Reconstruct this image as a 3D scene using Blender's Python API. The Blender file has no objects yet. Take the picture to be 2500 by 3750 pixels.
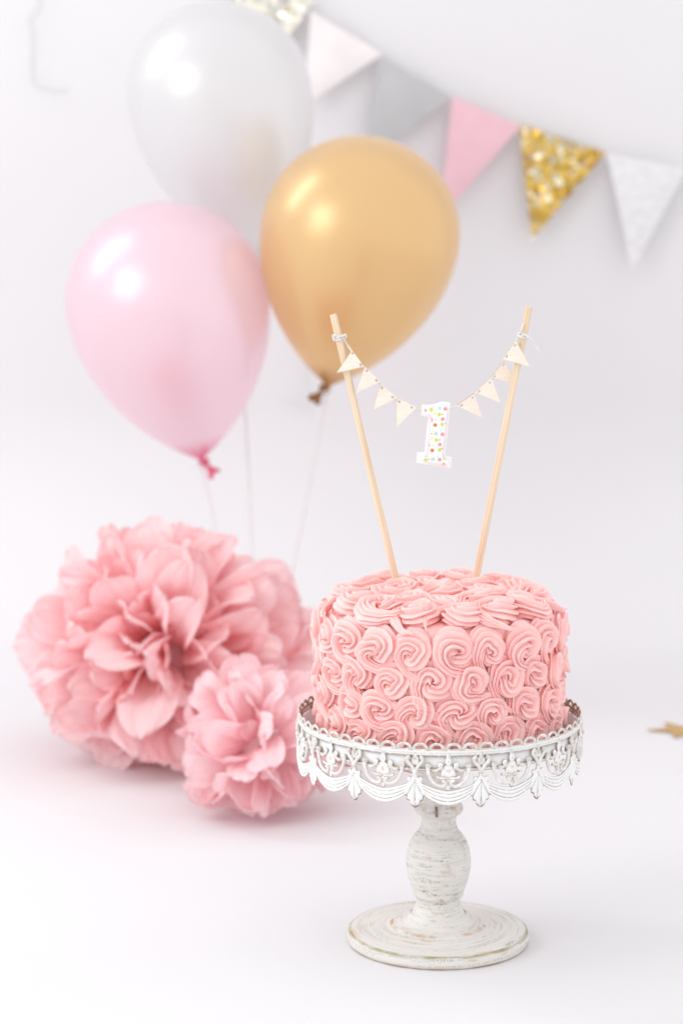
import bpy, math, random
from mathutils import Vector, Matrix, noise
random.seed(7)
sc = bpy.context.scene
COL = sc.collection
PI = math.pi

# ------------------------------------------------------------------ camera
CAM = Vector((0, -2.07, 0.7065)); PITCH = math.radians(8.8); F = 8854.0
cd = bpy.data.cameras.new('camera'); cam = bpy.data.objects.new('camera', cd); COL.objects.link(cam)
cam.location = CAM; cam.rotation_euler = (PI/2 - PITCH, 0, 0)
cd.sensor_fit = 'VERTICAL'; cd.sensor_height = 36; cd.sensor_width = 24; cd.lens = F/3750*36
cd.clip_start = 0.05; cd.clip_end = 100
cd.dof.use_dof = True; cd.dof.focus_distance = 2.00; cd.dof.aperture_fstop = 5.0
sc.camera = cam

# ------------------------------------------------------------------ light (indoor studio by a window)
w = bpy.data.worlds.new('World'); sc.world = w; w.use_nodes = True
bg = w.node_tree.nodes['Background']
bg.inputs[0].default_value = (0.99, 0.99, 1.0, 1); bg.inputs[1].default_value = 1.10
def area(name, loc, target, sx, sy, power, color):
    l = bpy.data.lights.new(name, 'AREA'); l.shape = 'RECTANGLE'; l.size = sx; l.size_y = sy
    l.energy = power; l.color = color
    o = bpy.data.objects.new(name, l); COL.objects.link(o); o.location = loc
    o.rotation_euler = (Vector(target)-Vector(loc)).to_track_quat('-Z', 'Y').to_euler()
    return o
area('key_softbox', (-1.75, -0.75, 1.45), (0.0, 0.45, 0.45), 1.15, 1.15, 12.5, (1, 0.985, 0.97))
area('window_light', (-2.0, 1.05, 2.1), (0.05, 0.7, 0.5), 0.6, 1.5, 11, (0.93, 0.96, 1.0))
sc.view_settings.view_transform = 'Standard'; sc.view_settings.look = 'None'
sc.view_settings.gamma = 1; sc.view_settings.use_curve_mapping = False; sc.view_settings.exposure = 0.13
sc.cycles.use_denoising = True; sc.cycles.max_bounces = 24; sc.cycles.diffuse_bounces = 20
sc.cycles.transmission_bounces = 8; sc.cycles.sample_clamp_indirect = 8

# ------------------------------------------------------------------ helpers
def at(px, py, Y):
    """a photograph pixel (2500x3750) at the depth plane y = Y, in metres"""
    x = (px-1250)/F; u = -(py-1875)/F
    d = Vector((x, math.cos(PITCH)+u*math.sin(PITCH), -math.sin(PITCH)+u*math.cos(PITCH)))
    return CAM + d*((Y-CAM.y)/d.y)
K = 2500/1568
def at8(x, y, Y): return at(x*K, y*K, Y)

def mesh(name, verts, faces, smooth=True):
    me = bpy.data.meshes.new(name); me.from_pydata([tuple(v) for v in verts], [], faces); me.update()
    if smooth: me.polygons.foreach_set('use_smooth', [True]*len(me.polygons))
    return me
def obj(name, me, mat=None, parent=None, loc=(0,0,0), rot=(0,0,0)):
    o = bpy.data.objects.new(name, me); COL.objects.link(o)
    if mat is not None and me is not None and len(me.materials) == 0:
        for m in (mat if isinstance(mat, (list, tuple)) else [mat]): me.materials.append(m)
    o.location = loc; o.rotation_euler = rot; o.parent = parent
    return o
def tag(o, label=None, cat=None, group=None, kind=None):
    if label: o['label'] = label
    if cat: o['category'] = cat
    if group: o['group'] = group
    if kind: o['kind'] = kind
    return o
def thing(name, loc, label, cat, group=None):
    o = bpy.data.objects.new(name, None); COL.objects.link(o); o.location = loc
    o.empty_display_size = 0.02
    return tag(o, label, cat, group)
class MB:
    def __init__(s): s.v = []; s.f = []
    def add(s, vs, fs):
        b = len(s.v); s.v += [Vector(v) for v in vs]; s.f += [tuple(i+b for i in f) for f in fs]
    def grid(s, rows, close=False):
        """rows of points, all as long as each other"""
        n = len(rows[0]); fs = []
        for i in range(len(rows)-1):
            for j in range(n if close else n-1):
                k = (j+1) % n
                fs.append((i*n+j, i*n+k, (i+1)*n+k, (i+1)*n+j))
        s.add([p for r in rows for p in r], fs)
    def lathe(s, prof, seg=96):
        s.grid([[Vector((r*math.sin(2*PI*j/seg), -r*math.cos(2*PI*j/seg), z)) for j in range(seg)] for r, z in prof], True)
    def tube(s, pts, rad, seg=10, flat=1.0, caps=True, up=None):
        pts = [Vector(p) for p in pts]; n = len(pts)
        if not isinstance(rad, (list, tuple)): rad = [rad]*n
        rows = []; prev = None
        for i in range(n):
            t = (pts[min(i+1, n-1)]-pts[max(i-1, 0)]).normalized()
            if prev is None:
                ref = up if up is not None else (Vector((0,1,0)) if abs(t.y) < .9 else Vector((1,0,0)))
            else: ref = prev
            a = (ref - t*ref.dot(t)).normalized(); b = t.cross(a); prev = a
            rows.append([pts[i] + (a*math.cos(2*PI*j/seg)*flat + b*math.sin(2*PI*j/seg))*rad[i] for j in range(seg)])
        base = len(s.v); s.grid(rows, True)
        if caps:
            s.f.append(tuple(base+j for j in range(seg))[::-1]); s.f.append(tuple(base+(n-1)*seg+j for j in range(seg)))
    def build(s, name, mat, parent=None, loc=(0,0,0), rot=(0,0,0), smooth=True):
        return obj(name, mesh(name, s.v, s.f, smooth), mat, parent, loc, rot)
def spline(pts, n):
    """Catmull-Rom through pts (any dimension), n samples"""
    pts = [Vector(p) for p in pts]; m = len(pts)-1; out = []
    for k in range(n):
        x = k/(n-1)*m; i = min(int(x), m-1); t = x-i
        p0 = pts[max(i-1,0)]; p1 = pts[i]; p2 = pts[i+1]; p3 = pts[min(i+2,m)]
        out.append(0.5*((2*p1)+(p2-p0)*t+(2*p0-5*p1+4*p2-p3)*t*t+(3*p1-p0-3*p2+p3)*t**3))
    return out
def sm(a, b, x):
    t = max(0, min(1, (x-a)/(b-a))); return t*t*(3-2*t)

class NT:
    """small node-tree helper"""
    def __init__(s, name):
        s.m = bpy.data.materials.new(name); s.m.use_nodes = True; s.t = s.m.node_tree
        s.p = s.t.nodes['Principled BSDF']; s.out = s.t.nodes['Material Output']
    def n(s, typ, **kw):
        nd = s.t.nodes.new(typ)
        for k, v in kw.items(): setattr(nd, k, v)
        return nd
    def l(s, a, b): s.t.links.new(a, b)
    def set(s, **kw):
        for k, v in kw.items(): s.p.inputs[k.replace('_', ' ')].default_value = v
        return s
    def val(s, x, sock):
        if hasattr(x, 'is_linked'): s.l(x, sock)
        else: sock.default_value = x
    def math(s, op, a, b=0.0, c=0.0):
        nd = s.n('ShaderNodeMath', operation=op); s.val(a, nd.inputs[0]); s.val(b, nd.inputs[1]); s.val(c, nd.inputs[2]); return nd.outputs[0]
    def mix(s, f, a, b, blend='MIX'):
        nd = s.n('ShaderNodeMix', data_type='RGBA', blend_type=blend)
        s.val(f, nd.inputs[0])
        for x, i in ((a, 6), (b, 7)):
            if hasattr(x, 'is_linked'): s.l(x, nd.inputs[i])
            else: nd.inputs[i].default_value = (*x, 1)
        return nd.outputs[2]
    def noise(s, vec, scale, detail=3, rough=.5, dist=0):
        nd = s.n('ShaderNodeTexNoise'); nd.inputs['Scale'].default_value = scale; nd.inputs['Detail'].default_value = detail
        nd.inputs['Roughness'].default_value = rough; nd.inputs['Distortion'].default_value = dist
        if vec is not None: s.l(vec, nd.inputs['Vector'])
        return nd.outputs[0]
    def ramp(s, x, lo, hi):
        nd = s.n('ShaderNodeMapRange'); nd.interpolation_type = 'SMOOTHSTEP'; s.l(x, nd.inputs[0])
        nd.inputs[1].default_value = lo; nd.inputs[2].default_value = hi; return nd.outputs[0]
    def coord(s): return s.n('ShaderNodeTexCoord').outputs['Object']
    def bump(s, h, strength, dist):
        nd = s.n('ShaderNodeBump'); nd.inputs['Strength'].default_value = strength; nd.inputs['Distance'].default_value = dist
        s.l(h, nd.inputs['Height']); s.l(nd.outputs[0], s.p.inputs['Normal']); return nd
    def color(s, c): s.l(c, s.p.inputs['Base Color'])
    def translucent(s, amount, color=None, sock=None):
        tr = s.n('ShaderNodeBsdfTranslucent'); mx = s.n('ShaderNodeMixShader'); mx.inputs[0].default_value = amount
        if sock is not None: s.l(sock, tr.inputs[0])
        else: tr.inputs[0].default_value = (*color, 1)
        s.l(s.p.outputs[0], mx.inputs[1]); s.l(tr.outputs[0], mx.inputs[2]); s.l(mx.outputs[0], s.out.inputs[0])

# ------------------------------------------------------------------ materials
R = .1232; DZ = .0075                                                 # radius and lift of the stand's rim
def M_backdrop():
    n = NT('white_backdrop_paper'); c = n.coord()
    n.color(n.mix(n.ramp(n.noise(c, 2.2, 3), .3, .7), (.735, .724, .742), (.75, .741, .757)))
    n.set(Roughness=.75, Specular_IOR_Level=.25); n.bump(n.noise(c, 240, 4), .06, .002); return n.m
def M_frosting():
    n = NT('pink_buttercream'); c = n.coord()
    n.color(n.mix(n.ramp(n.noise(c, 60, 3), .3, .75), (.96, .585, .565), (.97, .625, .605)))
    n.set(Roughness=.40, Specular_IOR_Level=.25, Subsurface_Weight=.18, Subsurface_Scale=.004)
    n.p.inputs['Subsurface Radius'].default_value = (1.0, .32, .24)
    n.bump(n.math('ADD', n.noise(c, 420, 3), n.math('MULTIPLY', n.noise(c, 90, 2), 1.5)), .14, .0012); return n.m
def cyl_coord(n, sa, sz, sr):
    x = n.n('ShaderNodeSeparateXYZ'); n.l(n.coord(), x.inputs[0])
    a = n.math('ARCTAN2', x.outputs[0], n.math('MULTIPLY', x.outputs[1], -1.0))
    r = n.math('SQRT', n.math('ADD', n.math('POWER', x.outputs[0], 2.0), n.math('POWER', x.outputs[1], 2.0)))
    cb = n.n('ShaderNodeCombineXYZ')
    n.l(n.math('MULTIPLY', a, sa), cb.inputs[0]); n.l(n.math('MULTIPLY', x.outputs[2], sz), cb.inputs[1]); n.l(n.math('MULTIPLY', r, sr), cb.inputs[2])
    return cb.outputs[0], a, r, x.outputs[2]
def M_turned():
    """brushed white paint over brown wood, streaked around the turning"""
    n = NT('distressed_white_turned_wood'); c = n.coord()
    v, a, r, z = cyl_coord(n, 1.3, 420, 420)
    v2, *_ = cyl_coord(n, 2.2, 150, 150)
    v3, *_ = cyl_coord(n, 1.0, 30, 30)
    streak = n.ramp(n.noise(v, 1.0, 4, .6), .47, .64)
    patch = n.ramp(n.noise(v3, 1.2, 3), .45, .66)
    patch2 = n.ramp(n.noise(v3, 2.1, 3, .5, .6), .48, .66)
    brush = n.ramp(n.noise(v2, 1.0, 4, .6), .50, .66)
    grit = n.ramp(n.noise(c, 700, 3, .6), .42, .60)
    base = n.mix(n.noise(v, .6, 3), (.67, .65, .61), (.80, .785, .76))
    col = n.mix(n.math('MULTIPLY', n.math('MULTIPLY', streak, grit), n.math('ADD', n.math('MULTIPLY', patch, .70), .40)), base, (.24, .23, .15))
    col = n.mix(n.math('MULTIPLY', n.math('MULTIPLY', brush, patch2), .72), col, (.58, .36, .20))
    # worn olive-gold line brushed along the upper edge of the foot, rust at its lower edge
    g1 = n.math('MULTIPLY', n.ramp(r, .0765, .0785), n.math('MULTIPLY', n.ramp(z, .0085, .0102), n.math('SUBTRACT', 1.0, n.ramp(r, .0792, .0806))))
    col = n.mix(n.math('MULTIPLY', g1, n.ramp(n.noise(v2, 1.4, 4, .7), .25, .6)), col, (.33, .29, .15))
    g2 = n.math('MULTIPLY', n.ramp(r, .075, .079), n.math('SUBTRACT', 1.0, n.ramp(z, .0005, .0032)))
    col = n.mix(n.math('MULTIPLY', g2, n.ramp(n.noise(v2, 1.1, 4, .7), .32, .6)), col, (.50, .33, .21))
    g3 = n.math('MULTIPLY', n.ramp(r, .0385, .0405), n.math('SUBTRACT', 1.0, n.ramp(r, .0415, .0435)))
    g3 = n.math('MULTIPLY', g3, n.math('SUBTRACT', 1.0, n.ramp(z, .018, .02)))
    col = n.mix(n.math('MULTIPLY', g3, n.ramp(n.noise(v3, 1.4, 3, .6), .44, .6)), col, (.56, .35, .19))
    n.color(col); n.set(Roughness=.5, Specular_IOR_Level=.4)
    n.bump(n.math('ADD', n.noise(c, 800, 4, .6), n.noise(v, .8, 3)), .35, .0006); return n.m
def M_lace():
    n = NT('distressed_white_pressed_metal'); c = n.coord()
    g = n.n('ShaderNodeNewGeometry')
    edge = n.ramp(g.outputs['Pointiness'], .52, .595)
    oi = n.n('ShaderNodeObjectInfo'); off = n.n('ShaderNodeVectorMath', operation='ADD'); n.l(c, off.inputs[0])
    cb = n.n('ShaderNodeCombineXYZ'); n.l(n.math('MULTIPLY', oi.outputs['Random'], 3.0), cb.inputs[0]); n.l(cb.outputs[0], off.inputs[1])
    ns = n.noise(off.outputs[0], 260, 4, .65)
    xs = n.n('ShaderNodeSeparateXYZ'); n.l(c, xs.inputs[0])
    rr = n.math('SQRT', n.math('ADD', n.math('POWER', xs.outputs[0], 2.0), n.math('POWER', xs.outputs[1], 2.0)))
    rub = n.math('SUBTRACT', 1.0, n.ramp(rr, R-.0001, R+.0008))         # brown showing along the rims and in the grooves of the relief
    wear = n.math('MULTIPLY', n.math('MAXIMUM', n.math('MULTIPLY', edge, .45), n.math('MULTIPLY', rub, .85)), n.ramp(ns, .36, .52))
    spots = n.math('MULTIPLY', n.ramp(n.noise(off.outputs[0], 330, 3, .6), .64, .72), .4)
    f = n.math('MAXIMUM', wear, spots)
    tint = n.mix(n.ramp(n.noise(c, 60, 2), .4, .6), (.42, .25, .13), (.34, .27, .15))
    n.color(n.mix(f, (.86, .86, .86), tint)); n.set(Roughness=.42, Specular_IOR_Level=.45)
    n.bump(ns, .25, .0006); return n.m
def M_brown():
    n = NT('bare_brown_metal'); c = n.coord()
    n.color(n.mix(n.ramp(n.noise(c, 220, 4), .35, .65), (.22, .12, .09), (.40, .27, .22)))
    n.set(Roughness=.55); n.bump(n.noise(c, 300, 3), .3, .0006); return n.m
def M_plain(name, col, rough=.6, var=.06, scale=40, bump=.15, spec=.3, bd=.001):
    n = NT(name); c = n.coord()
    n.color(n.mix(n.ramp(n.noise(c, scale, 4), .3, .7), tuple(x*(1-var) for x in col), tuple(min(1, x*(1+var)) for x in col)))
    n.set(Roughness=rough, Specular_IOR_Level=spec); n.bump(n.noise(c, scale*6, 3), bump, bd); return n.m
def M_wood(name, a, b, sx, sz):
    n = NT(name); c = n.coord(); mp = n.n('ShaderNodeMapping'); n.l(c, mp.inputs[0]); mp.inputs['Scale'].default_value = (sx, sx, sz)
    g = n.noise(mp.outputs[0], 1, 4, .6, .3)
    n.color(n.mix(n.ramp(g, .3, .7), a, b)); n.set(Roughness=.55, Specular_IOR_Level=.3); n.bump(g, .25, .0005); return n.m
def M_balloon(name, col, trans, metal, amount, neck, rough=.34, clear=.20):
    """pearly latex: thin enough to let light and a little of the far wall through, denser in colour towards the neck"""
    n = NT(name); c = n.coord(); x = n.n('ShaderNodeSeparateXYZ'); n.l(c, x.inputs[0])
    f = n.math('SUBTRACT', 1.0, n.ramp(x.outputs[2], .001, .030))
    n.color(n.mix(f, col, neck))
    n.set(Roughness=rough, Metallic=metal, Coat_Weight=.75, Coat_Roughness=.20, Coat_IOR=1.5, Sheen_Weight=.4, Sheen_Roughness=.4)
    n.bump(n.noise(c, 1500, 2), .04, .0003)
    n.translucent(amount, sock=n.mix(f, trans, neck))
    tp = n.n('ShaderNodeBsdfTransparent'); tp.inputs[0].default_value = (*trans, 1); mx = n.n('ShaderNodeMixShader'); mx.inputs[0].default_value = clear
    src = n.out.inputs[0].links[0].from_socket
    n.l(src, mx.inputs[1]); n.l(tp.outputs[0], mx.inputs[2]); n.l(mx.outputs[0], n.out.inputs[0]); return n.m
def M_tissue(name, a, b, tr):
    n = NT(name); oi = n.n('ShaderNodeObjectInfo'); c = n.coord()
    mp = n.n('ShaderNodeMapping'); n.l(c, mp.inputs[0]); mp.inputs['Scale'].default_value = (3, 40, 10)
    col = n.mix(oi.outputs['Random'], a, b); n.color(col)
    n.set(Roughness=.8, Specular_IOR_Level=.1); n.bump(n.noise(mp.outputs[0], 1, 3), .3, .02)
    n.translucent(.36, tr); return n.m
def M_glitter(name, cols, scale, rough=.22):
    n = NT(name); c = n.coord(); v = n.n('ShaderNodeTexVoronoi'); v.inputs['Scale'].default_value = scale; n.l(c, v.inputs['Vector'])
    sp = n.n('ShaderNodeSeparateColor'); n.l(v.outputs['Color'], sp.inputs[0])
    col = n.mix(n.ramp(sp.outputs[0], .15, .8), cols[0], cols[1]); col = n.mix(n.ramp(sp.outputs[1], .70, .74), col, cols[2])  # third colour paints glints: scattered pale flakes stand in for bright sparkle
    n.color(col); n.set(Roughness=rough, Metallic=.85)
    g = n.n('ShaderNodeNewGeometry'); sub = n.n('ShaderNodeVectorMath', operation='SUBTRACT'); n.l(v.outputs['Color'], sub.inputs[0]); sub.inputs[1].default_value = (.5, .5, .5)
    sca = n.n('ShaderNodeVectorMath', operation='SCALE'); n.l(sub.outputs[0], sca.inputs[0]); sca.inputs['Scale'].default_value = 1.5
    ad = n.n('ShaderNodeVectorMath', operation='ADD'); n.l(g.outputs['Normal'], ad.inputs[0]); n.l(sca.outputs[0], ad.inputs[1])
    nm = n.n('ShaderNodeVectorMath', operation='NORMALIZE'); n.l(ad.outputs[0], nm.inputs[0]); n.l(nm.outputs[0], n.p.inputs['Normal']); return n.m
def M_dots(dots):
    """printed polka dots, coordinates in the number's own x / z"""
    n = NT('polka_dot_print'); x = n.n('ShaderNodeSeparateXYZ'); n.l(n.coord(), x.inputs[0])
    cb = n.n('ShaderNodeCombineXYZ'); n.l(x.outputs[0], cb.inputs[0]); n.l(x.outputs[2], cb.inputs[1]); col = None
    for (cx, cy, r, c) in dots:
        d = n.n('ShaderNodeVectorMath', operation='DISTANCE'); n.l(cb.outputs[0], d.inputs[0]); d.inputs[1].default_value = (cx, cy, 0)
        f = n.math('LESS_THAN', d.outputs['Value'], r)
        col = n.mix(f, col if col is not None else (.88, .87, .87), c)
    n.color(col); n.set(Roughness=.45, Specular_IOR_Level=.3); return n.m

mat_backdrop = M_backdrop(); mat_frost = M_frosting(); mat_turned = M_turned(); mat_lace = M_lace(); mat_brown = M_brown()
mat_tray = M_plain('white_enamel_tray', (.82, .82, .83), .4, .03, 60, .1)
mat_dowel = M_wood('pale_birch_dowel', (.64, .45, .28), (.87, .74, .57), 650, 6)
mat_penn = M_wood('pale_veneer', (.83, .73, .62), (.89, .81, .71), 30, 300)
mat_penn_edge = M_plain('scorched_veneer_edge', (.30, .16, .08), .7)
mat_twine = M_plain('white_cotton_twine', (.85, .84, .82), .9, .05, 900, .5)
mat_string = M_plain('white_ribbon_string', (.78, .75, .755), .6, .04, 200, .1)

# ------------------------------------------------------------------ setting: seamless white sheet, floor curving up into wall
mb = MB(); prof = [(-3.2, 0), (-1, 0), (0.4, 0), (1.1, 0)]
for i in range(1, 17):
    a = i/16*PI/2; prof.append((1.18+.32*math.sin(a), .32-.32*math.cos(a)))
prof += [(1.5, 1.0), (1.5, 2.0), (1.5, 2.6)]
mb.grid([[Vector((x, y, z)) for x in (-1.75, -.9, 0, .9, 1.75)] for y, z in prof])
bd = mb.build('seamless_backdrop', mat_backdrop); tag(bd, kind='structure')

# ------------------------------------------------------------------ cake stand
X0 = .0858
stand = thing('cake_stand', (X0, 0, 0), 'distressed white pedestal cake stand with lace metal rim under the cake', 'cake stand')
def onr(u, v, wd=0.0):
    a = u/R; return Vector(((R+wd)*math.sin(a), -(R+wd)*math.cos(a), v+DZ))
mb = MB()
mb.lathe([(0, .0), (.0785, 0), (.0800, .0014), (.0806, .004), (.0804, .0085), (.0795, .0105), (.0780, .0117), (.074, .0122),
          (.060, .0135), (.046, .0152), (.0425, .0158), (.0415, .0170), (.0395, .0174), (.034, .0186), (.0300, .0200), (.0272, .0222), (.0245, .026)], 128)
mb.build('base', mat_turned, stand)
mb = MB()
mb.lathe([(.0250, .0245), (.0236, .0262), (.0212, .0300), (.0196, .0345), (.0193, .0385), (.0200, .0415), (.0222, .0428), (.0228, .0448), (.0226, .047), (.0240, .0500), (.0264, .0570), (.0281, .0650),
          (.0287, .0720), (.0284, .0790), (.0270, .0860), (.0248, .0920), (.0225, .0958), (.0212, .0972), (.0206, .0988), (.0190, .1000), (.0172, .1025), (.0158, .106),
          (.0150, .1100), (.0153, .1135), (.0166, .1160), (.0196, .1178), (.0214, .1205), (.0214, .1235), (.0200, .1262), (.0184, .1280), (.0180, .132),
          (.0188, .140), (.0208, .150), (.0235, .160), (.0250, .168), (.0258, .180), (.0262, .1882)], 96)
mb.build('pedestal', mat_turned, stand)
mb = MB(); mb.lathe([(r_, z_+DZ) for r_, z_ in [(0, .1800), (R-.0045, .1800), (R-.0028, .1808), (R-.0022, .1825), (R-.0020, .1930), (R-.0030, .1930), (R-.0034, .1840), (0, .1838)]], 128)
mb.build('tray', mat_tray, stand)
mb = MB(); mb.lathe([(r_, z_+DZ) for r_, z_ in [(R-.0012, .1972), (R-.0012, .1990), (R, .1992), (R+.0004, .1978), (R+.0012, .1968), (R+.0004, .1955), (R+.0008, .1945), (R, .1930), (R-.0012, .1930)][::-1]], 168)
o = mb.build('edging_strip', [mat_lace, mat_brown], stand)
for p in o.data.polygons:
    c = p.center
    if p.normal.dot(Vector((c.x, c.y, 0)).normalized()) < -.6: p.material_index = 1
mb = MB(); mb.lathe([(r_, z_+DZ) for r_, z_ in [(R-.0018, .1822), (R-.0002, .1826), (R+.0006, .1814), (R-.0002, .1800), (R-.0018, .1798)][::-1]], 168)
mb.build('lower_rail', mat_lace, stand)

def plate_from_outline(mbx, outline, hole, th):
    """closed strip between two outlines of equal length (u, v), with thickness"""
    n = len(outline)
    fr = [onr(u, v, th/2) for u, v in outline]; fi = [onr(u, v, th/2) for u, v in hole]
    br = [onr(u, v, -th/2) for u, v in outline]; bi = [onr(u, v, -th/2) for u, v in hole]
    b = len(mbx.v); mbx.v += fr+fi+br+bi
    for i in range(n):
        j = (i+1) % n
        mbx.f += [(b+i, b+j, b+n+j, b+n+i)[::-1], (b+2*n+i, b+2*n+j, b+3*n+j, b+3*n+i),
                  (b+i, b+j, b+2*n+j, b+2*n+i), (b+n+i, b+n+j, b+3*n+j, b+3*n+i)[::-1]]
# scalloped loops, four to each swag
SC = MB(); per = 2*PI*R/56; ro = per*.515
N1 = 14
out = [(-ro*math.cos(PI*i/N1), .1975+.0068*math.sin(PI*i/N1)**.85) for i in range(N1+1)] + [(ro*.5, .1968), (-ro*.5, .1968)]
hol = [(-ro*.56*math.cos(PI*i/N1), .1990+.0030*math.sin(PI*i/N1)) for i in range(N1+1)] + [(ro*.28, .1988), (-ro*.28, .1988)]
plate_from_outline(SC, out, hol, .0011)
# raised bead round the loop
SC.tube([onr(u*.90, .1975+(v-.1975)*.90, .0002) for u, v in out[:N1+1]], .0007, 6)
sc_me = mesh('scallop', SC.v, SC.f); sc_me.materials.append(mat_lace); sc_me.materials.append(mat_brown)
for p in sc_me.polygons:
    if p.normal.y > .5: p.material_index = 1
for i in range(56):
    o = obj('scallop', sc_me, None, stand, rot=(0, 0, 2*PI*(i+.5)/56))

S = 6.23e-5
def U(x): return (x-690)*S
def V(y): return .2030-(y-240)*S
def stroke(mbx, pts, r0, bulb=None, n=22, w0=.0008, seg=8):
    q = spline([(x, y, 0) for x, y in pts], n)
    rad = [r0]*n
    if bulb:
        for i in range(n):
            t = i/(n-1); rad[i] = r0 + (bulb-r0)*math.exp(-((t-.05)/.07)**2)
    rad[-1] *= .7; rad[0] *= .6
    mbx.tube([onr(U(p.x), V(p.y), w0) for p in q], rad, seg)
def blob(mbx, x, y, rx, ry, h=.0016, w0=.0):
    h *= .72
    rows = []
    for i in range(7):
        a = i/6*PI/2
        rows.append([onr(U(x+rx*math.cos(a)*math.cos(t)), V(y+ry*math.cos(a)*math.sin(t)), w0+h*math.sin(a)) for t in [2*PI*k/12 for k in range(12)]])
    back = [[onr(U(x+rx*f*math.cos(t)), V(y+ry*f*math.sin(t)), w0-.0006) for t in [2*PI*k/12 for k in range(12)]] for f in (.2, 1)]
    mbx.grid(back+rows, True)
# candelabra scroll between the palmettes
SCR = MB()
for s in (-1, 1):
    f = lambda pts: [(690+s*(x-690), y) for x, y in pts]
    stroke(SCR, f([(945, 505), (962, 560), (950, 640), (905, 740), (830, 798), (755, 808), (722, 775), (738, 742), (775, 735)]), .0016, .0029, 30)
    stroke(SCR, f([(905, 590), (850, 600), (800, 560), (760, 560)]), .0011, None, 12)
    stroke(SCR, f([(690, 700), (760, 700), (825, 690), (838, 668)]), .0010, None, 12)
    blob(SCR, 690+s*104, 525, 36, 40, .0022); blob(SCR, 690+s*68, 640, 28, 42, .0019); blob(SCR, 690+s*140, 690, 20, 22, .0015)
blob(SCR, 690, 470, 42, 62, .0018); blob(SCR, 690, 412, 30, 38, .0022)
blob(SCR, 690, 610, 92, 100, .0011); blob(SCR, 692, 570, 18, 20, .0024); blob(SCR, 690, 770, 46, 110, .0011)
stroke(SCR, [(690, 350), (690, 420)], .0014, None, 5, .0004)
scr_me = mesh('scroll_ornament', SCR.v, SCR.f)
# draped swag, a ridged sheet
SW = MB(); rows = []
NT_, NS_ = 29, 41
def swag_pt(s, t, back=False):
    x = 690+s*370
    top = 878-108*abs(s)**1.5; bot = 1072-185*abs(s)**2.0
    y = top+(bot-top)*t
    ph = .12+t*3.86
    fr = ph-math.floor(ph)
    wv = -.0003+.0017*(math.sin(PI*fr)**.6)*(1-.25*abs(s))
    return onr(U(x), V(y), -.0006 if back else wv)
g1 = [[swag_pt(-1+2*j/(NS_-1), i/(NT_-1)) for j in range(NS_)] for i in range(NT_)]
g2 = [[swag_pt(-1+2*j/(NS_-1), i/4, True) for j in range(NS_)] for i in range(5)][::-1]
SW.grid(g1+g2+[g1[0]])
sw_me = mesh('swag', SW.v, SW.f)
# palmette leaf drop
PM = MB(); c0 = 690
outl = [(x_*1.38, y_) for x_, y_ in [(-62, 745), (-84, 800), (-92, 870), (-112, 945), (-84, 962), (-80, 1010), (-52, 1030), (-42, 1078), (0, 1118), (42, 1078), (52, 1030), (80, 1010), (84, 962), (112, 945), (92, 870), (84, 800), (62, 745)]]
q = spline([(x, y, 0) for x, y in outl], 81); q = [(p.x, p.y) for p in q]; ax = (0, 745)
rows = []
for k in range(11):
    f = k/10; row = []
    for i, (x, y) in enumerate(q):
        a = i/(len(q)-1)
        rib = abs(math.sin(a*PI*4.0+PI/2*0)) ** .7
        h = .0004+.0011*(1-f**3)*(.45+.55*(1-f)) + .0019*(rib-.55)*math.sin(PI*min(1, f*1.05))**.6
        if k == 10: h = -.0004
        row.append(onr(U(690+ax[0]+(x-ax[0])*f), V(ax[1]+(y-ax[1])*f), h))
    rows.append(row)
rows.append([onr(U(690+x*.6), V(ax[1]+(y-ax[1])*.6), -.0008) for x, y in q]); rows.append([onr(U(690), V(745), -.0008)]*len(q))
PM.grid(rows)
blob(PM, 690, 665, 30, 62, .0026); blob(PM, 690, 785, 22, 24, .0030); blob(PM, 690, 745, 75, 70, .0014)
for s in (-1, 1):
    blob(PM, 690+s*78, 722, 27, 36, .0024); blob(PM, 690+s*70, 808, 24, 32, .0026)
    stroke(PM, [(690+s*x, y) for x, y in [(62, 420), (100, 430), (96, 480), (48, 535), (14, 590), (4, 650)]], .0016, .0023, 22)
blob(PM, 690, 470, 62, 70, .0008); blob(PM, 690, 600, 24, 40, .0018)
stroke(PM, [(690, 345), (690, 450)], .0018, None, 5, .0)
pm_me = mesh('palmette', PM.v, PM.f)
for me in (scr_me, sw_me, pm_me): me.materials.append(mat_lace)
for i in range(14):
    a = 2*PI*i/14 + math.radians(1.2)
    obj('scroll_ornament', scr_me, None, stand, rot=(0, 0, a))
    obj('swag', sw_me, None, stand, rot=(0, 0, a))
    obj('palmette', pm_me, None, stand, rot=(0, 0, a+PI/14))
mb = MB(); mb.tube(spline([(-.003, -.0195, .1275), (-.003, -.0225, .1260), (-.003, -.0232, .1225), (-.0026, -.0222, .1200)], 10), .0012, 8)
o = mb.build('catch_hook', mat_brown, stand)

# ------------------------------------------------------------------ cake
ZC = .1914
cake = thing('cake', (X0, 0, ZC), 'round pink buttercream rosette cake on the white lace stand', 'cake')
RB = .0968; HB = .1130
mb = MB(); rows = []
for r, z in [(0, .0002), (.07, .0002), (RB-.004, .0002), (RB, .003)] + [(RB, .003+.0985*i/14) for i in range(1, 15)] + [(RB-.001, .106), (RB-.004, .110), (RB-.010, .1125), (.075, .1135), (.05, .114), (.02, .114), (0, .114)]:
    rows.append([Vector((r*math.sin(2*PI*j/120), -r*math.cos(2*PI*j/120), z)) for j in range(120)])
for row in rows[3:-2]:
    for p in row:
        d = noise.noise(p*70)*.0012 + noise.noise(p*190)*.0005
        p += Vector((p.x, p.y, 0)).normalized()*d
mb.grid(rows, True); mb.build('body', mat_frost, cake)

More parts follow.
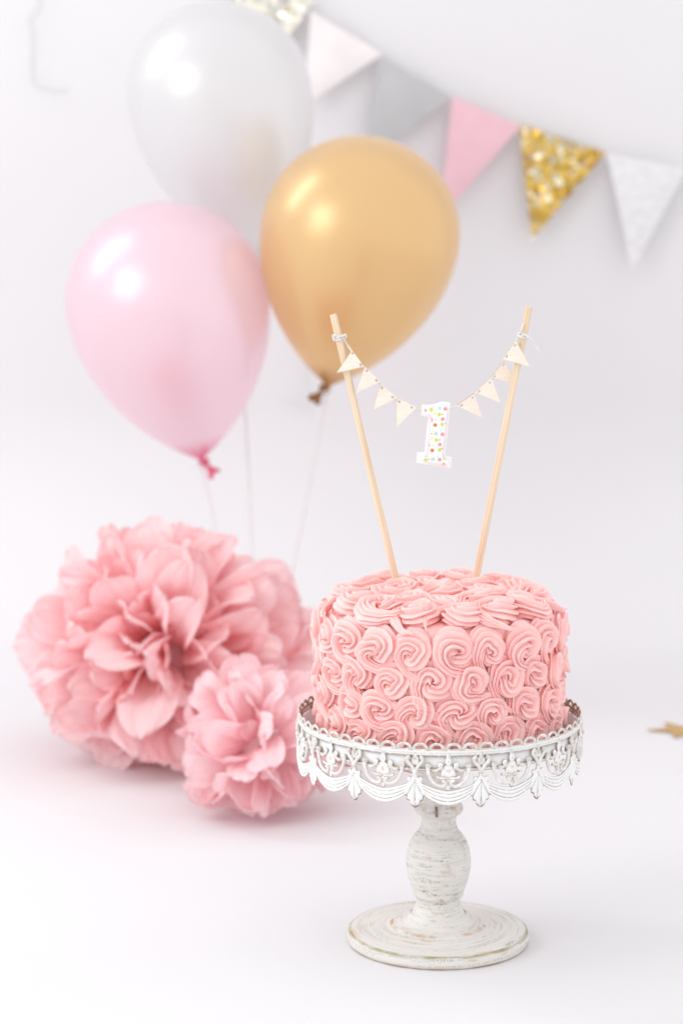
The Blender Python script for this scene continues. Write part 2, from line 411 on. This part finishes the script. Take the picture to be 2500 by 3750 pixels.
def rosette(seed, size, tube, turns, place, end, hz=1.08, nl=11, twist=.14, dip=.38, tail=1.0, wb=1.14):
    """one continuous piped coil: a fluted rope of frosting wound outwards from a bud, thinning into a drawn-out tail"""
    rn = random.Random(seed); N = 150; per = 8; M = nl*per
    ecc = rn.uniform(.92, 1.10); e_a = rn.uniform(0, PI)
    ph = [rn.uniform(0, 6.28) for _ in range(8)]; tw0 = rn.uniform(0, 6.28)
    turns = turns*rn.uniform(.88, 1.12); phase = end-turns*2*PI; twist *= rn.uniform(-.5, 2.2); tube *= rn.uniform(.93, 1.07)
    dep = [rn.uniform(.75, 1.2) for _ in range(nl)]; wid = [rn.uniform(-.10, .10) for _ in range(nl)]
    rows = []; P = []; TR = []
    for i in range(N):
        s = i/(N-1); th = phase + s*turns*2*PI
        tl = max(0, (s-.84)/.16)
        tr = tube*(.42+.58*sm(.02, .42, s))*(1+.06*math.sin(9*s+ph[2]))*(1-.45*sm(.58, .90, s))*(1-.93*tl**1.6)
        tr *= sm(-.03, .035, s)
        ro_ = size*(.02+.60*s**.85)*(1+.05*math.sin(2*th+ph[0])+.035*math.sin(5*s*PI+ph[1]))
        ro_ += tube*.45*sm(.60, .92, s) + size*.62*tail*tl**1.4
        x = ro_*math.cos(th); y = ro_*math.sin(th)
        xr = x*math.cos(e_a)+y*math.sin(e_a); yr = -x*math.sin(e_a)+y*math.cos(e_a)
        x = xr*ecc*math.cos(e_a)-yr/ecc*math.sin(e_a); y = xr*ecc*math.sin(e_a)+yr/ecc*math.cos(e_a)
        z = tube*(.40 + dip*sm(.05, .55, s) - .20*sm(.62, .95, s) + .06*math.sin(2*th+ph[3])) + tube*.35*tl**2
        P.append(Vector((x, y, z))); TR.append((tr, th, s, tl))
    for i in range(N):
        t = (P[min(i+1, N-1)]-P[max(i-1, 0)]); t.z *= .4; t.normalize()
        zz = (Vector((0, 0, 1))-t*t.z).normalized(); b = t.cross(zz)          # b points outwards for a counter-clockwise coil
        tr, th, s, tl = TR[i]; row = []
        for j in range(M):
            k = j//per; xx = (j % per)/per                                  # overlapping folds: steep outer lip, long inner slope
            g = (xx/.30)**.9 if xx < .30 else 1-((xx-.30)/.70)**1.15
            r = tr*(.48+.64*dep[k]*g*(.55+.45*sm(.05, .4, s))*(1-.2*tl))
            f2 = 2*PI*(k+xx+wid[k]*math.sin(PI*xx))/nl + tw0 - twist*(th-phase) + .30*math.sin(2.6*s*PI+ph[4]) + .10*math.sin(9*s*PI+ph[5])
            row.append(P[i] + (b*math.cos(f2)*wb + zz*math.sin(f2)*hz)*r)
        rows.append(row)
    bx = MB()
    bx.grid([[place(p) for p in row] for row in rows], True)
    bx.add([place(P[0])], []); k = len(bx.v)-1
    bx.f += [(k, (j+1) % M, j) for j in range(M)]
    bx.f.append(tuple((N-1)*M+j for j in range(M)))
    return mesh('rosette', bx.v, bx.f)
RS = RB-.0012
def place_side(p):
    q = p + Vector((noise.noise(p*130), noise.noise(p*130+Vector((7,7,7))), noise.noise(p*130+Vector((3,1,9)))))*.0009
    q += Vector((noise.noise(p*48+Vector((2,5,1))), noise.noise(p*48+Vector((9,3,4))), 0))*.0022
    r = RS-.0022+q.z-.15*q.y-.09*q.x; a = q.x/.1045
    return Vector((r*math.sin(a), -r*math.cos(a), q.y))
side = []
for v in range(18):
    me = rosette(20+v, .0206*random.uniform(.9, 1.1), .0100, 1.60, place_side, math.radians(random.uniform(-85, 25)), tail=random.uniform(.7, 1.4))
    me.materials.append(mat_frost); side.append(me)
last = -1
for ri, (zr, n, off) in enumerate([(.0930, 20, .2), (.0665, 20, .62), (.0415, 20, .30), (.0170, 20, .75)]):
    for k in range(n):
        v = random.choice([x for x in range(18) if x != last]); last = v
        a = 2*PI*(k+off+random.uniform(-.07, .07))/n
        o = obj('rosette', side[v], None, cake, loc=(0, 0, zr+random.uniform(-.0018, .0018)), rot=(0, 0, a))
        s = random.uniform(.95, 1.05); o.scale = (1+random.uniform(-.004, .012), 1+random.uniform(-.004, .012), s)
def place_top(rc):
    def f(p):
        q = p + Vector((noise.noise(p*110), noise.noise(p*110+Vector((7,7,7))), noise.noise(p*110+Vector((3,1,9)))))*.0012
        x = q.x; y = -rc+q.y; rr = math.hypot(x, y)
        drop = max(0, rr-.086); z = .1120+q.z-drop*drop*20-drop*.08
        return Vector((x, y, z))
    return f
for rc, n, size, tube, off in [(.0795, 14, .0250, .0086, .35), (.0430, 8, .0250, .0086, .1), (.0, 1, .0250, .0088, 0)]:
    var = []
    for v in range(5 if n > 1 else 1):
        me = rosette(60+v+int(rc*1000), size, tube*1.2, 1.7, place_top(rc), math.radians(random.uniform(-180, 180)), hz=1.05, tail=random.uniform(.6, 1.2))
        me.materials.append(mat_frost); var.append(me)
    for k in range(n):
        a = 2*PI*(k+off+random.uniform(-.05, .05))/n
        obj('rosette', var[k % len(var)], None, cake, loc=(0, 0, random.uniform(-.0006, .0012)), rot=(0, 0, a))

# ------------------------------------------------------------------ cake topper
YT = .040
topper = thing('cake_topper', tuple(at8(1000, 1345, YT)), 'wooden bunting topper with two dowels and a polka dot number stuck in the cake', 'cake topper')
T0 = topper.location.copy()
def z4(x, y, Y=YT): return at(1100+x/1.6505, 1080+y/1.6505, Y)-T0
def dowel(top, bot):
    a = at8(*top, YT); b = at8(*bot, YT); b = b+(b-a).normalized()*.045
    L = (b-a).length; mbx = MB(); rad = .00315; rows = []
    prof = [(0, 0), (rad-.0006, 0), (rad, .0006)] + [(rad*(1+.02*math.sin(k*1.7)), L*k/12) for k in range(1, 12)] + [(rad*.9, L), (0, L)]
    mbx.lathe(prof, 20)
    o = mbx.build('dowel', mat_dowel, topper, loc=a-T0)
    o.rotation_euler = (b-a).to_track_quat('Z', 'Y').to_euler(); return a, b
dowel((765, 722), (912, 1345)); dowel((1214, 705), (1088, 1350))
def pennant(A, B, T, holes, dy):
    Y = YT+dy
    P = [z4(*p, Y) for p in (A, B, T)]; c = sum(P, Vector())/3
    h = [z4(*p, Y) for p in holes]
    # front face as a ring of points with two real holes: bridge via fan sectors
    import bmesh
    bm = bmesh.new(); th = .0018
    loops = [[p-c for p in P]]
    for q in h: loops.append([q-c+Vector((math.cos(2*PI*k/12), 0, math.sin(2*PI*k/12)))*.00135 for k in range(12)])
    for L in loops: 
        for p in L: p.y = 0
    edges = []
    for L in loops:
        vs = [bm.verts.new(p) for p in L]
        edges += [bm.edges.new((vs[k], vs[(k+1) % len(vs)])) for k in range(len(vs))]
    res = bmesh.ops.triangle_fill(bm, use_beauty=True, use_dissolve=False, edges=edges)
    faces = [f for f in bm.faces]
    for f in list(bm.faces):
        m = f.calc_center_median()
        if any((m-(q-c)).length < .0011 for q in h): bm.faces.remove(f)
    ex = bmesh.ops.extrude_face_region(bm, geom=list(bm.faces))
    for v in [g for g in ex['geom'] if isinstance(g, bmesh.types.BMVert)]: v.co.y += th
    bmesh.ops.recalc_face_normals(bm, faces=list(bm.faces))
    me = bpy.data.meshes.new('pennant'); bm.to_mesh(me); bm.free()
    me.materials.append(mat_penn); me.materials.append(mat_penn_edge)
    for p in me.polygons: p.material_index = 0 if abs(p.normal.y) > .7 else 1
    o = obj('pennant', me, None, topper, loc=c); o.rotation_euler = (random.uniform(-.12, .12), 0, random.uniform(-.12, .12))
PEN = [((312,335),(385,432),(218,472),((316,352),(365,421)),-.0065), ((388,432),(484,524),(330,595),((400,457),(459,516)),-.006),
       ((484,536),(582,622),(437,695),((492,562),(556,618)),-.003), ((582,622),(700,680),(580,800),((597,646),(672,680)),-.002),
       ((945,668),(1048,595),(1097,745),((970,665),(1037,617)),-.002), ((1052,588),(1152,500),(1208,652),((1077,580),(1142,527)),0),
       ((1150,500),(1228,398),(1312,540),((1170,488),(1223,422)),.006), ((1222,388),(1300,275),(1386,434),((1243,370),(1293,303)),-.0065)]
for p in PEN: pennant(*p)
# twine: strand threaded through the pennants, wound knots on the dowels
def twisted(mbx, pts, n, r=.00085, turns=260):
    q = spline(pts, n)
    for k in (0, 1):
        w_ = []
        for i, p in enumerate(q):
            a = i*1.1+k*PI; w_.append(p+Vector((math.cos(a)*.35, math.sin(a), math.cos(a)*.6))*r*.55)
        mbx.tube(w_, r*.75, 6)
mb = MB()
twisted(mb, [z4(258,262,YT+0.0012), z4(280,300,YT+0.0012), z4(316,350,YT-0.0028), z4(340,390,YT+0.0017), z4(365,421,YT-0.0028), z4(388,440,YT+0.0012), z4(400,457,YT-0.0018), z4(430,490,YT+0.0022), z4(459,516,YT-0.0018), z4(480,540,YT+0.0032),
             z4(492,562,YT+0.0012), z4(525,595,YT+0.0052), z4(556,618,YT+0.0012), z4(585,640,YT+0.0052), z4(597,646,YT+0.0022), z4(636,668,YT+0.0062), z4(672,680,YT+0.0022), z4(705,690,YT+0.0052), z4(745,705,YT+0.0062)], 150)
twisted(mb, [z4(895,690,YT+0.0062), z4(930,678,YT+0.0052), z4(970,665,YT+0.0022), z4(1005,640,YT+0.0062), z4(1037,617,YT+0.0022), z4(1055,600,YT+0.0052), z4(1077,580,YT+0.0042), z4(1110,552,YT+0.0082), z4(1142,527,YT+0.0042), z4(1160,505,YT+0.0092),
             z4(1170,488,YT+0.0102), z4(1198,455,YT+0.0142), z4(1223,422,YT+0.0102), z4(1232,395,YT+0.0052), z4(1243,370,YT-0.0028), z4(1270,335,YT+0.0012), z4(1293,303,YT-0.0028), z4(1305,270,YT+0.0002), z4(1330,240,YT+0.0012)], 150)
mb.build('twine', mat_twine, topper)
def knot(cx, cy, axis, tails):
    mbx = MB(); c = z4(cx, cy); ax = Vector(axis).normalized(); e1 = Vector((0, 1, 0)); e2 = ax.cross(e1).normalized()
    pts = []
    for i in range(46):
        a = 2*PI*i/15; pts.append(c + (e1*math.cos(a)+e2*math.sin(a))*.0043 + ax*(.0026*(i/45-.5)+.0008*math.sin(a*1.3)))
    mbx.tube(pts, .0009, 7)
    for t in tails: twisted(mbx, t, 30)
    mbx.build('knot', mat_twine, topper)
knot(228, 258, (.23, 0, -.97), [[z4(250,250,YT-.005), z4(268,240,YT-.006), z4(275,258,YT-.005), z4(262,270,YT-.005)], [z4(215,245,YT-.005), z4(195,245,YT-.004), z4(205,270,YT-.005)]])
knot(1345, 245, (-.2, 0, -.97), [[z4(1350,240,YT-.005), z4(1385,262,YT-.006), z4(1405,290,YT-.004), z4(1422,322,YT-.002), z4(1438,332,YT-.003), z4(1430,350,YT-.003)], [z4(1320,235,YT-.004), z4(1332,210,YT-.005), z4(1345,180,YT-.004)]])
# number one: glittered card with a dotted card number raised on it
def z5(x, y, Y=YT): return at(1500+x/8.4, 1450+y/8.4, Y)-T0
NC = z5(750, 1200)
num = bpy.data.objects.new('number_one', None); COL.objects.link(num); num.parent = topper; num.location = NC
def slab(name, pts, y0, th, mat, bev=0):
    import bmesh
    bm = bmesh.new(); vs = [bm.verts.new((p.x, y0, p.z)) for p in pts]; f = bm.faces.new(vs)
    ex = bmesh.ops.extrude_face_region(bm, geom=[f])
    for v in [g for g in ex['geom'] if isinstance(g, bmesh.types.BMVert)]: v.co.y += th
    bmesh.ops.recalc_face_normals(bm, faces=list(bm.faces)); bmesh.ops.triangulate(bm, faces=[f for f in bm.faces if len(f.verts) > 4])
    me = bpy.data.meshes.new(name); bm.to_mesh(me); bm.free(); return obj(name, me, mat, num)
def loc5(L): return [z5(x, y)-NC for x, y in L]
back = [(370,275),(520,290),(680,278),(820,245),(965,185),(1100,190),(1235,215),(1235,400),(1170,1100),(1090,1850),(1285,1890),(1255,2230),(740,2150),(205,2060),(230,1740),(450,1745),(510,1200),(565,650),(345,600)]
front = [(440,385),(560,372),(700,362),(840,330),(960,288),(1060,302),(1150,325),(1072,1050),(985,1760),(990,1840),(1015,1905),(1070,1955),(1190,1985),(1170,2115),(780,2055),(395,1990),(420,1840),(490,1848),(545,1810),(575,1720),(620,1150),(662,660),(650,605),(610,575),(432,512)]
mat_card = M_glitter('iridescent_glitter_card', ((.90, .90, .91), (.93, .92, .93), (.97, .97, .98)), 2200, .5)
for nd_ in mat_card.node_tree.nodes:
    if nd_.type == 'VECT_MATH' and nd_.operation == 'SCALE': nd_.inputs['Scale'].default_value = .45
mat_card.node_tree.nodes['Principled BSDF'].inputs['Metallic'].default_value = .1
slab('backing_card', loc5(back), .0015, .0012, mat_card)
LG, PK, OR, YE, BL, RD = (.58,.71,.12), (.90,.30,.35), (.90,.16,.04), (.90,.85,.42), (.45,.72,.77), (.62,.13,.12)
D = [(655,415,58,LG),(770,515,58,YE),(915,365,52,BL),(1085,385,58,PK),(722,560,20,BL),(900,563,60,LG),(1002,553,22,RD),(460,435,50,RD),(430,435,42,(.88,.87,.87)),(650,725,60,PK),(615,725,52,(.88,.87,.87)),
     (795,722,22,LG),(1005,702,58,PK),(772,882,58,OR),(990,865,60,LG),(945,1055,25,BL),(803,1150,58,BL),(755,1165,30,LG),(995,1168,60,PK),(660,1150,21,RD),(680,1295,58,YE),(632,1345,18,BL),(810,1345,60,LG),(910,1338,22,RD),
     (560,1500,60,PK),(525,1500,54,(.88,.87,.87)),(707,1503,24,LG),(915,1483,58,PK),(682,1663,58,OR),(910,1645,60,LG),(640,1790,25,YE),(860,1835,22,BL),(718,1930,58,BL),(665,1942,32,LG),(910,1945,58,PK),(480,1962,58,LG),(575,1930,22,RD),
     (1032,2100,52,OR),(500,1815,58,PK),(495,1795,58,(.88,.87,.87)),(985,1600,20,RD),(1085,815,20,RD),(1040,1935,30,LG),(730,1005,26,YE),(965,1270,9,RD),(815,1060,9,RD),(700,1078,9,RD)]
dots = []
e = (z5(100, 0)-z5(0, 0)).length/100
for x, y, r, c in D:
    p = z5(x, y)-NC; dots.append((p.x, p.z, r*e, c))
slab('dotted_number', loc5(front), -.0030, .0030, M_dots(dots))

# ------------------------------------------------------------------ balloons
def balloon(top, bot, width, Y, dyt, mat, knot_mat, label, strpts, tailpts=None):
    a = at8(*top, Y); b = at8(*bot, Y); a.y += dyt; b.y -= dyt
    L = (b-a).length; W = width
    root = thing('balloon', tuple(b), label, 'balloon', 'party balloons on strings')
    ax = (a-b).normalized(); q = ax.to_track_quat('Z', 'Y')
    mbx = MB(); prof = []
    tc = W/2/L*.985
    for i in range(25):
        t = tc*(1-math.cos(i/24*PI/2)); prof.append((W/2*math.sin(i/24*PI/2), L*(1-t)))
    for i in range(1, 33):
        u = i/32; r = W/2*max(0, (1-u*u))**.80; prof.append((max(r, .0042), L*(1-(tc+(1-tc)*u))))
    prof += [(.0036, -.004), (.0034, -.007)]
    mbx.lathe(prof[::-1], 72)
    o = mbx.build('skin', mat, root); o.rotation_euler = q.to_euler()
    # knotted neck: a rolled ring and the flattened lip of the mouth
    kb = MB()
    kb.tube([Vector((.0048*math.cos(2*PI*i/20), .0048*math.sin(2*PI*i/20), -.007+.0012*math.sin(4*PI*i/20))) for i in range(21)], .0026, 8)
    rows = []
    for k in range(9):
        t = k/8; rr = .003+.0105*t**1.4
        rows.append([Vector((rr*math.cos(2*PI*i/24)*(1+.2*math.sin(3*2*PI*i/24+1)), .6*rr*math.sin(2*PI*i/24), -.008-.017*t+.003*t*math.sin(2*2*PI*i/24))) for i in range(24)])
    kb.grid(rows, True)
    kb.tube(rows[-1]+[rows[-1][0]], .0009, 6)
    ko = kb.build('knotted_neck', knot_mat, root); ko.rotation_euler = (q @ Matrix.Rotation(.5, 3, 'X').to_quaternion()).to_euler()
    sb = MB(); pts = [Vector((0, 0, 0)) - ax*.007] + [p-b for p in strpts]
    sq = spline(pts, 60)
    sb.tube(sq, .0014, 6)
    sb.tube([(-ax*.0075)+Vector((.0062*math.cos(2*PI*i/16), .0062*math.sin(2*PI*i/16), .001*math.sin(4*i))) for i in range(34)], .0010, 6)
    if tailpts: sb.tube(spline([p-b for p in tailpts], 24), .0012, 6)
    sb.build('string', mat_string, root)
    return root
m_w = M_balloon('pearl_white_latex', (.82, .82, .82), (.92, .91, .92), .42, .40, (.74, .74, .74))
m_p = M_balloon('pearl_pink_latex', (.95, .785, .84), (.96, .82, .875), .42, .40, (.85, .22, .36))
m_g = M_balloon('pearl_gold_latex', (.83, .605, .31), (.95, .76, .50), .55, .36, (.55, .28, .07), clear=.14)
k_p = M_plain('deep_pink_latex_knot', (.72, .10, .20), .4, .05, 80, .05); k_g = M_plain('brown_gold_latex_knot', (.24, .11, .03), .4, .05, 80, .05)
k_w = M_plain('white_latex_knot', (.7, .7, .7), .4, .05, 80, .05)
foot = at8(600, 1590, .93); foot.z = .004
YB = .95
balloon((336, 468), (462, 1053), .2530, YB, .0, m_p, k_p, 'pearly pink balloon, lowest of the three, above the large pompom',
        [at8(468, 1090, YB), at8(490, 1180, YB), at8(502, 1250, YB), at8(560, 1480, YB), foot+Vector((-.012, 0, 0))])
balloon((876, 316), (752, 884), .2460, YB-.02, .0, m_g, k_g, 'pearly gold balloon behind the left topper dowel',
        [at8(745, 930, YB), at8(722, 1060, YB), at8(695, 1200, YB), at8(665, 1340, YB), at8(628, 1500, YB), foot+Vector((.012, 0, 0))])
balloon((458, 8), (585, 598), .2400, YB+.17, .0, m_w, k_w, 'pearly white balloon at the top, highest of the three',
        [at8(566, 700, YB+.14), at8(562, 900, YB+.1), at8(571, 1080, YB+.05), at8(580, 1270, YB+.03), at8(592, 1480, YB), foot+Vector((0, .012, 0))])

# ------------------------------------------------------------------ bunting on the wall
YW = 1.478
bunt = thing('bunting', tuple(at8(1039, 221, YW)), 'pennant bunting in pink, grey, gold glitter and white strung across the wall', 'bunting')
B0 = bunt.location.copy()
mat_gold = M_glitter('gold_glitter_paper', ((.50, .30, .05), (.72, .49, .12), (.99, .93, .70)), 125, .15)  # coarse cells with a pale third colour, painted as out-of-focus glints
mat_pale = M_glitter('pale_champagne_glitter_paper', ((.80, .75, .62), (.90, .86, .75), (.99, .98, .94)), 125, .2)
mat_silver = M_plain('white_embossed_paper', (.82, .815, .83), .5, .06, 120, .6, .4, .004)
paper = lambda nm, c: M_plain(nm, c, .7, .03, 30, .08)
FL = [((512,-85),(722,3),(590,180), mat_pale, 'pale champagne glitter pennant half hidden behind the white balloon'),
      ((713,24),(878,124),(700,240), paper('pale_pink_card', (.82,.775,.775)), 'pale blush pennant'),
      ((873,129),(1036,221),(836,379), paper('grey_card', (.50,.50,.51)), 'grey pennant'),
      ((1039,221),(1194,289),(1009,504), paper('pink_card', (.80,.51,.575)), 'pink pennant'),
      ((1192,286),(1390,350),(1220,552), mat_gold, 'gold glitter pennant'),
      ((1393,352),(1576,388),(1450,622), mat_silver, 'white embossed pennant'),
      ((1580,392),(1760,420),(1640,640), paper('pink_card_b', (.80,.51,.575)), 'pink pennant outside the frame')][:6]
for A, B, T, m, lb in FL:
    a, b, t = at8(*A, YW)-B0, at8(*B, YW)-B0, at8(*T, YW-.014)-B0
    n = (b-a).cross(t-a).normalized(); n = n if n.y < 0 else -n
    mbx = MB(); rows = []; NN = 12
    for lay in (0, 1):
        for i in range(NN+1):
            f = i/NN; l = a.lerp(t, f); r = b.lerp(t, f)
            rows.append([l.lerp(r, j/NN) + n*(.0016*(1-lay)) + n*.006*math.sin(PI*j/NN)*math.sin(PI*f)*(1-f) for j in range(NN+1)])
    g1, g2 = rows[:NN+1], rows[NN+1:]
    ring = []
    mbx.grid(g1); mbx.grid([r[::-1] for r in g2])
    mbx.grid([[r[0] for r in g2], [r[0] for r in g1]]); mbx.grid([[r[-1] for r in g1], [r[-1] for r in g2]]); mbx.grid([g1[0], g2[0]])
    o = mbx.build('pennant', m, bunt, smooth=False); o['label'] = lb
mb = MB(); mb.tube(spline([at8(x, y, YW+.004)-B0 for x, y in [(470,-110),(512,-85),(718,10),(876,126),(1038,221),(1193,288),(1391,351),(1576,388),(1620,398)]], 60), .0014, 6)
mb.build('cord', mat_string, bunt)

mat_wallstring = M_plain('thin_white_thread', (.735, .725, .735), .7, .03, 200, .1)
# loose string ends hanging on the wall
mb = MB(); b = at8(72, 188, 1.492)
mb.tube([p-b for p in spline([at8(*q, 1.492) for q in [(88,-60),(86,0),(84,22),(66,38),(64,48),(70,72),(72,100),(70,140),(72,188),(95,200),(150,205)]], 60)], .0016, 6)
tag(mb.build('hanging_string', mat_wallstring, loc=b), 'faint white string hanging on the wall in the top left corner', 'string')
mb = MB(); b = at8(698, 942, 1.488)
mb.tube([p-b for p in spline([at8(*q, 1.488) for q in [(700,760),(690,820),(693,860),(699,900),(701,930),(696,940),(676,926),(650,912)]], 50)], .0018, 6)
tag(mb.build('hanging_string', mat_wallstring, loc=b), 'bent white string end beside the gold balloon knot', 'string')

# ------------------------------------------------------------------ tissue pompoms
def petal_mesh(seed, wid, cup, bend, curl):
    rn = random.Random(seed); NL, NWd = 18, 13; ph = [rn.uniform(0, 6.28) for _ in range(6)]
    rows = []; tc = 1-wid*.95
    for i in range(NL+1):
        t = .20+.80*math.sin(i/NL*PI/2)**.9
        h = wid*(.22+.78*sm(.05, .62, t))
        if t > tc: h *= max(0.0, 1-((t-tc)/(1.0005-tc))**2.6)**.42
        h = max(h, .004)
        row = []
        for j in range(NWd+1):
            y = (j/NWd*2-1); yy = y*h
            fold = .05*(1-sm(.1, .75, t))*abs(((y*2.5+ph[0]) % 2)-1)
            z = cup*(yy*yy)/wid*sm(.2, .8, t) + bend*t*t + fold - curl*sm(.72, 1.05, t)**2
            z += .018*math.sin(4.2*yy/wid+ph[1])*t + .014*math.sin(7*t+ph[2]+3*y) + .012*math.sin(11*y+5*t+ph[3])*sm(.4, 1, t)
            x = t + .012*math.sin(3*y+ph[4])*t
            row.append(Vector((x, yy*(1-.25*cup*abs(y)*t), z)))
        rows.append(row)
    b = MB(); b.grid(rows); return mesh('petal', b.v, b.f)
def pompom(center, rad, axis, n, wid, mat, label, seed, squash, extra=()):
    rn = random.Random(seed); c = Vector(center)
    root = thing('tissue_pompom', (c.x, c.y, 0), label, 'pompom', 'pink tissue paper pompoms on the floor')
    A = Vector(axis).normalized(); e1 = A.orthogonal().normalized(); e2 = A.cross(e1)
    var = []
    for v in range(12):
        me = petal_mesh(seed*50+v, wid*rn.uniform(.85, 1.15), rn.uniform(-.1, .5), rn.uniform(-.10, .16), rn.uniform(-.12, .20)); me.materials.append(mat); var.append(me)
    kb = MB(); rows = []
    for i in range(13):
        th_ = PI*i/12
        row = [Vector((math.sin(th_)*math.cos(2*PI*j/20), math.sin(th_)*math.sin(2*PI*j/20), math.cos(th_))) for j in range(20)]
        rows.append([p*rad*.34*(1+.35*noise.noise(p*3.1+Vector((seed, 0, 0)))) for p in row])
    kb.grid(rows, True); kb.build('gathered_core', mat, root, loc=(0, 0, c.z))
    dirs = []
    for k in range(n):
        ca = 1-(k+.5)/n*1.86; al = math.acos(max(-1, min(1, ca))); be = k*2.39996+rn.uniform(-.25, .25)
        al += rn.uniform(-.10, .10)
        dirs.append((al, be, rad*(rn.uniform(.84, 1.04) if rn.random() < .8 else rn.uniform(.6, .8))))
    for (al, be, Ln) in dirs:
        d = A*math.cos(al)+(e1*math.cos(be)+e2*math.sin(be))*math.sin(al)
        d = Vector((d.x, d.y, d.z*squash)); Ln = Ln*d.length; d.normalize()
        k = 0
        while c.z+d.z*Ln < .012+.25*wid*rad*0 and k < 30:
            d = (d+Vector((0, 0, .06))).normalized(); k += 1
        if c.z+d.z*Ln < .02: Ln *= rn.uniform(.85, 1.0)
        A2 = A+Vector((rn.gauss(0, 1), rn.gauss(0, 1), rn.gauss(0, 1)))*.80
        zz = A2-d*A2.dot(d)
        if zz.length < .05: zz = d.orthogonal()
        zz.normalize(); y = zz.cross(d)
        m = Matrix((d, y, zz)).transposed().to_4x4()
        m = m @ Matrix.Rotation(rn.gauss(0, .85), 4, 'X') @ Matrix.Rotation(rn.uniform(-.22, .22), 4, 'Y')
        o = obj('petal', rn.choice(var), None, root)
        o.matrix_local = Matrix.Translation(Vector((0, 0, c.z))) @ m @ Matrix.Diagonal((Ln, Ln*rn.uniform(.9, 1.1), Ln, 1))
    for (tip, Ln, roll, ws) in extra:
        d = (Vector(tip)-c); Ln = d.length; d.normalize(); zz = Vector((0, -.5, 1)); zz = (zz-d*zz.dot(d)).normalized(); y = zz.cross(d)
        m = Matrix((d, y, zz)).transposed().to_4x4() @ Matrix.Rotation(roll, 4, 'X')
        o = obj('petal', rn.choice(var), None, root); o.matrix_local = Matrix.Translation(Vector((0, 0, c.z))) @ m @ Matrix.Diagonal((Ln, Ln*ws, Ln*.6, 1))
    return root
mat_t1 = M_tissue('coral_pink_tissue', (.995, .735, .75), (.995, .83, .845), (.998, .65, .665))
mat_t2 = M_tissue('rose_pink_tissue', (.995, .755, .785), (.995, .85, .87), (.998, .69, .72))
cb_ = at8(390, 1500, .66)
pompom((cb_.x, .66, .122), .167, (.0, -.92, -.05), 250, .195, mat_t1, 'large coral pink tissue pompom at the left below the pink balloon', 3, .93,
       [(at8(745, 1445, .66), 0, .2, .8), (at8(750, 1500, .62), 0, -.3, .8), (at8(740, 1560, .60), 0, .1, .8), (at8(735, 1475, .72), 0, .6, .8), (at8(730, 1600, .62), 0, -.5, .7)])
cs_ = at8(600, 1695, .42)
pompom((cs_.x, .42, .073), .096, (.0, -.90, .42), 120, .215, mat_t2, 'small rose pink tissue pompom between the large one and the stand', 5, .95)

# ------------------------------------------------------------------ gold star on the floor
p = at(2490, 2678, 0); d = p-CAM; p = CAM+d*(CAM.z/-d.z)
mb = MB(); Ro, Ri, th = .0415, .0170, .0022; pts = []
for k in range(10):
    a = PI+k*PI/5+.03; r = Ro if k % 2 == 0 else Ri; pts.append(Vector((r*math.cos(a), r*math.sin(a), 0)))
n = 10; mb.add([q+Vector((0, 0, .001)) for q in pts]+[q*.985+Vector((0, 0, th)) for q in pts]+[Vector((0, 0, .001)), Vector((0, 0, th+.0006))],
   [(i, (i+1) % n, n+(i+1) % n, n+i) for i in range(n)]+[(2*n, (i+1) % n, i) for i in range(n)]+[(2*n+1, n+i, n+(i+1) % n) for i in range(n)])
st = mb.build('star_confetti', M_plain('matt_gold_card', (.52, .33, .12), .5, .05, 60, .1), loc=(p.x, p.y, .0003), smooth=False)
tag(st, 'flat gold paper star lying on the white floor at the right edge', 'star')
